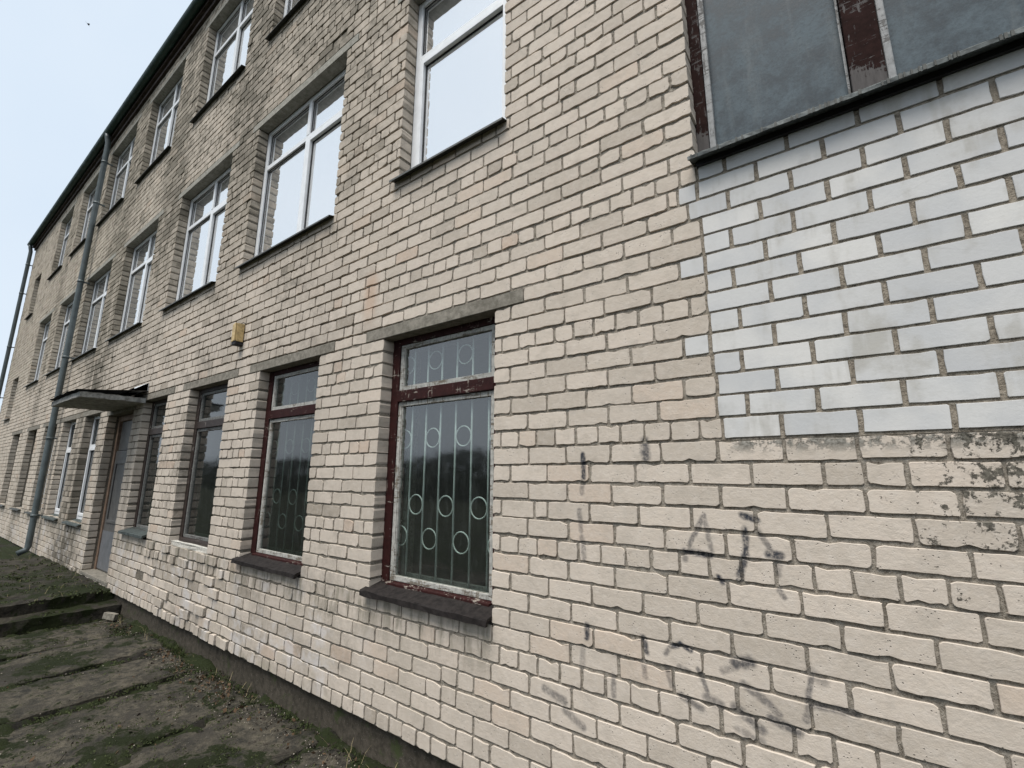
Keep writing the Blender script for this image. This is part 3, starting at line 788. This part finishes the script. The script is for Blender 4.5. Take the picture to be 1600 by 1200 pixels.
# ------------------------------------------------------------------ door and canopy
def door():
    x0, x1 = DOOR; z0, z1 = zk(1) + .005, zk(26); y = .17
    m = MB(); m.box(x0 - .004, x0 + .09, y - .02, y + .09, z0, z1, .004); m.box(x1 - .09, x1 + .004, y - .02, y + .09, z0, z1, .004); m.box(x0 + .09, x1 - .09, y - .018, y + .09, z1 - .09, z1, .004)
    fr = bpart(m, 'door', M['door_wood'])
    zt_ = z1 - .62
    m = MB(); m.box(x0 + .093, x1 - .093, y + .02, y + .06, zt_ + .03, z1 - .093, .003); child(m, 'transom_panel', M['door'], fr)
    m = MB(); m.box(x0 + .093, x1 - .093, y, y + .05, z0 + .01, zt_ + .02, .004); child(m, 'leaf', M['door'], fr)
    m = MB(); frame_bars(m, x0 + .2, x1 - .2, z0 + .75, zt_ - .15, .05, y - .018, y - .002, .006); child(m, 'moulding', M['door'], fr)
    m = MB(); m.box(x0 + .10, x1 - .10, y - .006, y - .002, z0 + .03, z0 + .62); child(m, 'kick_plate', M['door_low'], fr)
    m = MB(); m.tube([(x1 - .17, y - .002, z0 + 1.02), (x1 - .17, y - .06, z0 + 1.02), (x1 - .29, y - .06, z0 + 1.02)], .011, 8); m.box(x1 - .195, x1 - .145, y - .008, y - .002, z0 + .9, z0 + 1.12); child(m, 'handle', M['black'], fr)
    m = MB(); m.box(x0 - .1, x1 + .1, -.01, .40, zk(0) + .06, z0, .008); child(m, 'threshold', M['lintel'], fr)
door()
cx0, cx1 = -10.15, -8.45
m = MB(); m.box(cx0, cx1, -.75, -.002, ZC + 1.03, ZC + 1.105, .008)
bmesh.ops.subdivide_edges(m.bm, edges=[e for e in m.bm.edges if e.calc_length() > .4], cuts=10, use_grid_fill=True); m.jitter(.006)
can = bpart(m, 'canopy', M['canopy'])
m = MB(); pts_t = []
nx, ny = 14, 8
grid = [[m.bm.verts.new((cx0 - .06 + (cx1 - cx0 + .12) * i / nx, -.80 + .80 * j / ny, ZC + 1.125 + .085 * j / ny + R.uniform(-.010, .012))) for j in range(ny + 1)] for i in range(nx + 1)]
for i in range(nx):
    for j in range(ny): m.bm.faces.new((grid[i][j], grid[i+1][j], grid[i+1][j+1], grid[i][j+1]))
bmesh.ops.solidify(m.bm, geom=list(m.bm.faces), thickness=.018)
child(m, 'roofing_felt', M['felt'], can)
m = MB(); m.poly_prism([(-.012, ZC + 1.335), (-.006, ZC + 1.335), (-.006, ZC + 1.215), (-.22, ZC + 1.19), (-.22, ZC + 1.184), (-.012, ZC + 1.208)], cx1 - .62, cx1 + .03); child(m, 'flashing', M['pvc'], can)
can['label'] = 'concrete door canopy with ragged black felt'

# ------------------------------------------------------------------ ground, pavement, steps
def ground_h(x, y):
    t = min(max((-8.2 - x) / 5.0, 0), 1); t = t * t * (3 - 2 * t)
    h = -0.045 + 0.235 * t
    return h
def ground_material(name, dry, dark, mossc, moss_level, scale=1.0, streak=True):
    s = NT(name)
    n1 = s.noise(1.3 * scale, 7, 0.72, dist=0.3); n2 = s.noise(9.0 * scale, 6, 0.72); n3 = s.noise(60.0, 5, 0.75)
    tn = s.attr('tint')
    c = s.mix(s.mr(n2, 0.33, 0.68), dark, dry)
    c = s.mix(s.mr(n3, 0.45, 0.75, 0, 0.55), c, tuple(v * 0.55 for v in dark))
    mm = s.m2('ADD', s.m2('MULTIPLY', n1, 0.62), s.m2('MULTIPLY', n2, 0.38))
    c = s.mix(s.mr(mm, 0.555 - moss_level, 0.60 - moss_level), c, s.mix(n3, tuple(v * 0.5 for v in mossc), tuple(v * 1.5 for v in mossc)))
    c = s.mix(s.mr(s.noise(2.4, 6, 0.7, s.v2('ADD', s.pos(), (7, 3, 1))), 0.53, 0.62, 0, 0.75), c, (0.040, 0.036, 0.030))
    wp = s.m2('MULTIPLY', s.mr(s.voro(60.0), 0.06, 0.16, 1, 0), s.mr(s.noise(12.0, 2), 0.58, 0.62))
    c = s.mix(wp, c, (0.33, 0.30, 0.26))
    h = s.m2('ADD', s.m2('MULTIPLY', n2, 1.2), s.m2('ADD', s.m2('MULTIPLY', n3, 0.5), mm))
    s.bsdf(c, 0.95, s.bump(h, 0.9, 0.022), 0.15)
    return s.m
M['soil'] = ground_material('mossy_soil', (0.030, 0.026, 0.020), (0.012, 0.011, 0.009), (0.016, 0.021, 0.007), 0.12)
M['slab'] = ground_material('worn_concrete_slab', (0.112, 0.098, 0.074), (0.026, 0.025, 0.021), (0.013, 0.017, 0.006), 0.060)
M['landing'] = ground_material('mossy_landing', (0.065, 0.058, 0.044), (0.017, 0.015, 0.012), (0.014, 0.018, 0.006), 0.08)
def axis(lo, hi, near_lo, near_hi, fine):
    a = list(np.arange(near_lo, near_hi, fine)); x = near_lo; st = fine; left = []
    while x > lo: st *= 1.5; x -= st; left.append(x)
    x = near_hi; st = fine; right = []
    while x < hi: right.append(x); st *= 1.5; x += st
    return left[::-1] + a + right + [hi]
from mathutils import noise as mnoise
edges_x = [-8.22, -7.32, -6.34, -5.40, -4.33, -3.30, -2.26, -1.22, -.18, .86, 1.9, 2.95]
gx = axis(-900, 900, -9.0, 1.0, .04); gyv = axis(-900, 900, -3.2, .10, .04)
verts = []; faces = []
for y in gyv:
    for x in gx:
        z = ground_h(x, y) - 0.004
        if -25 < x < 6 and -7 < y < 1.0:
            p = Vector((x * 1.5, y * 2.6, 0.3))
            n = mnoise.fractal(p, 0.8, 2.1, 5) + .35 * mnoise.fractal(p * 4.5, .7, 2.2, 4)
            dj = min(abs(x - (e + .05 * mnoise.noise(Vector((y * 2.2, e, 0))))) for e in edges_x)
            z += .070 * n + .030 * math.exp(-(dj / .09) ** 2) * (1.0 + 1.2 * mnoise.noise(Vector((x * .7, y * 1.9, 4)))) + (.040 * math.exp(-((y - .05) / .10) ** 2) if y > -.6 else 0) + R.uniform(-.0025, .0025)
        verts.append((x, y, z))
nxg = len(gx)
for j in range(len(gyv) - 1):
    for i in range(nxg - 1): faces.append((j*nxg + i, j*nxg + i + 1, (j+1)*nxg + i + 1, (j+1)*nxg + i))
me = bpy.data.meshes.new('ground'); me.from_pydata(verts, [], faces); me.update(); me.polygons.foreach_set('use_smooth', [True] * len(me.polygons))
gnd = link('ground', me, M['soil']); tag(gnd, kind='structure')

pave = empty('pavement', (0, 0, 0)); tag(pave, kind='structure')
rows_y = [0.02, -1.62, -3.26, -4.9]
def slab_mesh(w_, l_):
    bm = bmesh.new(); nx, ny = max(4, int(w_ / .09)), max(4, int(l_ / .09))
    top = [[bm.verts.new((-w_/2 + w_*i/nx, -l_/2 + l_*j/ny, 0)) for j in range(ny + 1)] for i in range(nx + 1)]
    ph = [R.uniform(0, 6) for _ in range(4)]
    for i in range(nx + 1):
        for j in range(ny + 1):
            v = top[i][j]; e = min(i, nx - i, j, ny - j)
            v.co.z += .006 * math.sin(v.co.x * 5 + ph[0]) * math.sin(v.co.y * 4 + ph[1]) + R.uniform(-.0035, .0035) - (R.uniform(.004, .022) if e == 0 else (R.uniform(0, .006) if e == 1 else 0))
            if e == 0: v.co.x += R.uniform(-.014, .014); v.co.y += R.uniform(-.014, .014)
    for i in range(nx):
        for j in range(ny): bm.faces.new((top[i][j], top[i+1][j], top[i+1][j+1], top[i][j+1])).smooth = True
    ring = [top[i][0] for i in range(nx + 1)] + [top[nx][j] for j in range(1, ny + 1)] + [top[i][ny] for i in range(nx - 1, -1, -1)] + [top[0][j] for j in range(ny - 1, 0, -1)]
    low = [bm.verts.new((v.co.x, v.co.y, -.14)) for v in ring]
    for i in range(len(ring)): j = (i + 1) % len(ring); bm.faces.new((ring[j], ring[i], low[i], low[j]))
    me = bpy.data.meshes.new('slab'); bm.to_mesh(me); bm.free(); return me
for r in range(3):
    for a, b in zip(edges_x, edges_x[1:]):
        g = R.uniform(.01, .07); y1, y0 = rows_y[r], rows_y[r+1] + R.uniform(.02, .07); a += R.uniform(-.03, .03); b += R.uniform(-.03, .03)
        me = slab_mesh(b - a - g, y1 - y0)
        o = link('slab', me, M['slab'], pave, ((a + b) / 2, (y0 + y1) / 2, R.uniform(-.006, .010)))
        o.rotation_euler = (R.gauss(0, .010), R.gauss(0, .018), R.gauss(0, .016))

steps = empty('entrance_steps', (-8.6, -.8, 0)); tag(steps, 'mossy worn concrete steps and landing below the grey door', 'steps')
def rough_box(name, x0, x1, y0, y1, z0, z1, mat, parent, cut=.12, amt=.007):
    m = MB(); m.box(x0, x1, y0, y1, z0, z1)
    for ax in range(3):
        es = [e for e in m.bm.edges if abs((e.verts[0].co - e.verts[1].co)[ax]) > cut * 1.5 and abs((e.verts[0].co - e.verts[1].co)[ax]) > .9 * e.calc_length()]
        if es:
            L = max(abs((e.verts[0].co - e.verts[1].co)[ax]) for e in es)
            bmesh.ops.subdivide_edges(m.bm, edges=es, cuts=min(30, int(L / cut)), use_grid_fill=True)
    m.jitter(amt)
    o = m.build(name, mat); o.parent = parent; o.location = -Vector(parent.location); return o
rough_box('landing', -13.2, -8.66, -1.9, .05, -.2, ZC - 1.625, M['landing'], steps, .10, .012)
rough_box('step', -8.655, -8.30, -1.95, .05, -.2, ZC - 1.765, M['landing'], steps, .10, .012)

# ------------------------------------------------------------------ small things
def soup(name, verts, faces, mat, kind='stuff', label=None, cat=None):
    me = bpy.data.meshes.new(name); me.from_pydata(verts, [], faces); me.update()
    o = link(name, me, mat); tag(o, label, cat, kind=kind); return o
def leafy(name, colr, var=.5):
    s = NT(name); n = s.noise(30.0, 3, .6)
    c = s.mix(n, tuple(v * (1 - var) for v in colr), tuple(v * (1 + var) for v in colr))
    s.bsdf(c, .8, None, .2); return s.m
M['moss'] = leafy('moss_tufts', (0.040, 0.050, 0.017), .5)
M['blade'] = leafy('grass_blades', (0.035, 0.048, 0.014), .5)
M['straw'] = leafy('dead_stalks', (0.26, 0.21, 0.12), .4)
M['leaf'] = leafy('fallen_leaves', (0.080, 0.050, 0.028), .6)
M['twig'] = leafy('dark_debris', (0.035, 0.028, 0.022), .5)
M['pebble'] = leafy('pale_grit', (0.26, 0.23, 0.19), .4)

V, Fc = [], []
def clump(V, Fc, x, y, z, n, rad, size, flat=.5):
    for _ in range(n):
        a = R.uniform(0, 6.283); r = rad * math.sqrt(R.random()); px, py = x + r * math.cos(a), y + r * math.sin(a)
        hz = z + max(0, flat * (rad - r)) * R.uniform(.3, 1)
        u = Vector((R.gauss(0, 1), R.gauss(0, 1), R.gauss(0, .7))).normalized() * size * R.uniform(.5, 1.2); v_ = u.cross(Vector((R.gauss(0, 1), R.gauss(0, 1), R.gauss(0, 1)))).normalized() * size * R.uniform(.4, .9)
        b_ = len(V); c_ = Vector((px, py, hz)); V.extend([tuple(c_ - u), tuple(c_ + v_), tuple(c_ + u), tuple(c_ - v_)]); Fc.append((b_, b_+1, b_+2, b_+3))
for x in edges_x:
    y = .03
    while y > -4.0:
        if R.random() < .85: clump(V, Fc, x + R.gauss(0, .035), y, -.012, 16, R.uniform(.02, .06), .008, .35)
        y -= R.uniform(.015, .05)
x = -8.25
while x < 1.0:
    if R.random() < .8: clump(V, Fc, x, R.uniform(-.05, .05), -.008, 14, R.uniform(.02, .06), .009, .5)
    x += R.uniform(.015, .05)
for _ in range(420):     # cushions spread over the slabs
    cx_, cy_ = R.uniform(-8.2, -1.5), R.uniform(-2.8, 0)
    for _ in range(3): clump(V, Fc, cx_ + R.gauss(0, .08), cy_ + R.gauss(0, .06), .006, 10, R.uniform(.02, .05), .007, .25)
for _ in range(260): clump(V, Fc, R.uniform(-13, -8.4), R.uniform(-1.8, 0), ZC - 1.617 if R.random() < .9 else ZC - 1.76, 14, R.uniform(.03, .10), .014, .3)
soup('moss', V, Fc, M['moss'])

def blades(name, spots, mat, hmin, hmax, wid):
    V, Fc = [], []
    for x, y, z, lean in spots:
        h = R.uniform(hmin, hmax); a = R.uniform(0, 6.283); dx, dy = math.cos(a), math.sin(a)
        wx, wy = -dy * wid, dx * wid; b_ = len(V); l1, l2 = lean * h * R.uniform(.1, .4), lean * h * R.uniform(.5, 1.3)
        V.extend([(x - wx, y - wy, z), (x + wx, y + wy, z), (x + dx*l1 + wx*.7, y + dy*l1 + wy*.7, z + h*.6), (x + dx*l1 - wx*.7, y + dy*l1 - wy*.7, z + h*.6), (x + dx*l2, y + dy*l2, z + h)])
        Fc.extend([(b_, b_+1, b_+2, b_+3), (b_+3, b_+2, b_+4)])
    return soup(name, V, Fc, mat)
sp = []
for _ in range(70):
    cx_, cy_ = R.uniform(-8.2, -2.0), R.gauss(-.01, .03)
    sp += [(cx_ + R.gauss(0, .04), min(cy_ + R.gauss(0, .02), .05), -.01, R.uniform(.3, 1)) for _ in range(R.randint(3, 9))]
for _ in range(40):    # the thick green patch below the fourth window
    cx_, cy_ = R.gauss(-6.3, .22), R.gauss(.0, .03); sp += [(cx_ + R.gauss(0, .05), min(cy_, .05), -.01, R.uniform(.3, 1)) for _ in range(20)]
blades('grass', sp, M['blade'], .02, .085, .0020)
sp = [(R.uniform(-8, -2), R.gauss(-.06, .06), .0, R.uniform(.8, 2.5)) for _ in range(70)] + [(R.uniform(-13.5, -8.5), R.uniform(-1.8, .0), ZC - 1.62, R.uniform(.5, 2)) for _ in range(160)]
blades('dry_grass', sp, M['straw'], .02, .09, .0016)
V, Fc = [], []
for _ in range(520):
    u = R.random()
    if u < .75: x, y = R.uniform(-8.1, -1.8), R.gauss(-.13, .08)
    else: x, y = R.uniform(-8.1, -1.8), R.uniform(-2.5, -.1)
    if R.random() < .35: x = R.choice((-7.6, -6.2, -5.1, -4.6)) + R.gauss(0, .12)
    clump(V, Fc, x, y, .008, 1, .01, R.uniform(.008, .022), .2)
soup('fallen_leaves', V, Fc, M['leaf'])
V, Fc = [], []
for _ in range(1500):
    x, y = R.uniform(-8.1, -1.2), (R.gauss(-.1, .12) if R.random() < .5 else R.uniform(-2.8, 0)); clump(V, Fc, x, y, .004, 1, .01, R.uniform(.004, .018), .1)
soup('dirt_crumbs', V, Fc, M['twig'], 'stuff')
V, Fc = [], []
for _ in range(900):
    x, y = R.uniform(-8.1, -1.2), (R.gauss(-.12, .10) if R.random() < .5 else R.uniform(-2.8, 0)); r = R.uniform(.002, .007)
    b_ = len(V); z = .004
    V.extend([(x + r*R.uniform(.6,1.2), y, z), (x, y + r*R.uniform(.6,1.2), z), (x - r, y, z), (x, y - r, z), (x, y, z + r), (x, y, z - r)])
    for q in ((0,1,4),(1,2,4),(2,3,4),(3,0,4)): Fc.append(tuple(b_ + i for i in q))
soup('gravel', V, Fc, M['pebble'])

V, Fc = [], []
for _ in range(60):
    x, y = R.uniform(-7.8, -2.0), (R.gauss(-.16, .12) if R.random() < .6 else R.uniform(-2.0, 0)); a = R.uniform(0, 3.14); L = R.uniform(.03, .16); r = R.uniform(.0012, .003)
    d = Vector((math.cos(a), math.sin(a), R.uniform(-.05, .12))); q = Vector((-d.y, d.x, 0)) * r; p0 = Vector((x, y, .012)); p1 = p0 + d * L; b_ = len(V)
    for pp in (p0, p1): V.extend([tuple(pp + q), tuple(pp + Vector((0, 0, r * 1.6))), tuple(pp - q)])
    Fc.extend([(b_, b_+1, b_+4, b_+3), (b_+1, b_+2, b_+5, b_+4), (b_+2, b_, b_+3, b_+5)])
soup('twigs', V, Fc, M['twig'], 'stuff')

# broken piece of brick by the step
V, Fs = brick_arrays(.20, .085, .09, R, 3, .02, .004, .006)
me = bpy.data.meshes.new('broken_brick'); me.from_pydata(V, [], Fs); bmx = bmesh.new(); bmx.from_mesh(me); bmesh.ops.holes_fill(bmx, edges=[e for e in bmx.edges if e.is_boundary]); bmx.to_mesh(me); bmx.free(); tint_attr(me, .02)
o = link('broken_brick', me, M['lintel'], None, (-8.02, -.13, .022)); o.rotation_euler = (1.45, .12, .5); o.scale = (.85, .85, .85)
tag(o, 'loose broken beige brick lying on the ground beside the steps', 'brick')

# small wooden box on the wall
bx = empty('wooden_box', (-5.47, 0, ZC + 1.42)); tag(bx, 'small yellow wooden box with blackened bottom fixed high on the brick wall', 'box')
def bchild(mb, name, mat): o = mb.build(name, mat); o.parent = bx; return o
m = MB(); m.box(-.045, .045, -.088, -.004, .045, .25, .006); bchild(m, 'body', M['yellow_wood'])
m = MB(); m.box(-.041, -.004, -.098, -.089, .040, .247, .003); bchild(m, 'board', M['yellow_wood'])
m = MB(); m.box(.001, .041, -.101, -.089, .043, .255, .003); bchild(m, 'board', M['yellow_wood'])
m = MB(); m.box(.046, .054, -.082, -.012, .040, .252, .003); bchild(m, 'board', M['yellow_wood'])
m = MB(); m.box(-.042, .047, -.092, -.002, .0, .044, .008); bchild(m, 'bottom', M['black'])
m = MB(); m.tube([(.01, -.04, .26), (.035, -.02, .275), (.05, .004, .26)], .005, 6); bchild(m, 'hook', M['black'])

# bird in the sky
def ray(px, py, dist): return CAM + (fwd + rt * (px - 800) / F_PX - up * (py - 600) / F_PX).normalized() * dist
bm = bmesh.new(); 
prof = [(-.24, .004), (-.16, .03), (-.05, .055), (.06, .06), (.14, .042), (.18, .03), (.215, .03), (.24, .012), (.275, .002)]
rings = []
for x, r in prof: rings.append([bm.verts.new((x, r * math.cos(2*math.pi*j/8), r * .9 * math.sin(2*math.pi*j/8))) for j in range(8)])
for a, b in zip(rings, rings[1:]):
    for j in range(8): bm.faces.new((a[j], a[(j+1)%8], b[(j+1)%8], b[j])).smooth = True
for sgn in (-1, 1):
    W = [(.10, .03, .03, .01), (.13, .22, .13, .012), (.06, .42, .12, .006), (-.06, .56, .06, .003)]
    tp = [bm.verts.new((x, sgn*y, z + t)) for x, y, z, t in W]; bt = [bm.verts.new((x - (.20 if i < 2 else .12 if i == 2 else .02), sgn*y*.97, z)) for i, (x, y, z, t) in enumerate(W)]
    for i in range(3): bm.faces.new((tp[i], tp[i+1], bt[i+1], bt[i]))
tl = [bm.verts.new(p) for p in ((-.2, -.02, .0), (-.2, .02, .0), (-.40, .07, .0), (-.42, 0, .0), (-.40, -.07, .0))]; bm.faces.new(tl)
me = bpy.data.meshes.new('bird'); bm.to_mesh(me); bm.free()
M['feather'] = simple_material('dark_feathers', (0.05, 0.05, 0.06), .7, .3)
o = link('bird', me, M['feather'], None, ray(137.5, 38, 70)); o.rotation_euler = (.5, .5, 1.9); o.scale = (.62, .62, .62); tag(o, 'small dark bird flying high in the pale sky', 'bird')

# distant trees across the yard, behind the photographer (seen in the window glass)
V, Fc = [], []
for _ in range(22000):
    x = R.uniform(-110, 45); hmax = 3.15 + .30 * math.sin(x * .31) + .22 * math.sin(x * .83 + 1) + .14 * math.sin(x * 2.3) + abs(R.gauss(0, .12))
    z = hmax * (1 - R.random() ** 1.25); y = -22 + R.gauss(0, .8)
    u = Vector((R.gauss(0, 1), R.gauss(0, .6), R.gauss(0, 1))).normalized() * R.uniform(.10, .30); v_ = u.cross(Vector((R.gauss(0, .3), 1, R.gauss(0, .3)))).normalized() * R.uniform(.08, .22)
    c_ = Vector((x, y, z)); b_ = len(V); V.extend([tuple(c_ - u), tuple(c_ + v_), tuple(c_ + u), tuple(c_ - v_)]); Fc.append((b_, b_+1, b_+2, b_+3))
M['far_leaf'] = leafy('far_foliage', (0.020, 0.026, 0.012), .4)
soup('far_trees', V, Fc, M['far_leaf'], 'stuff')
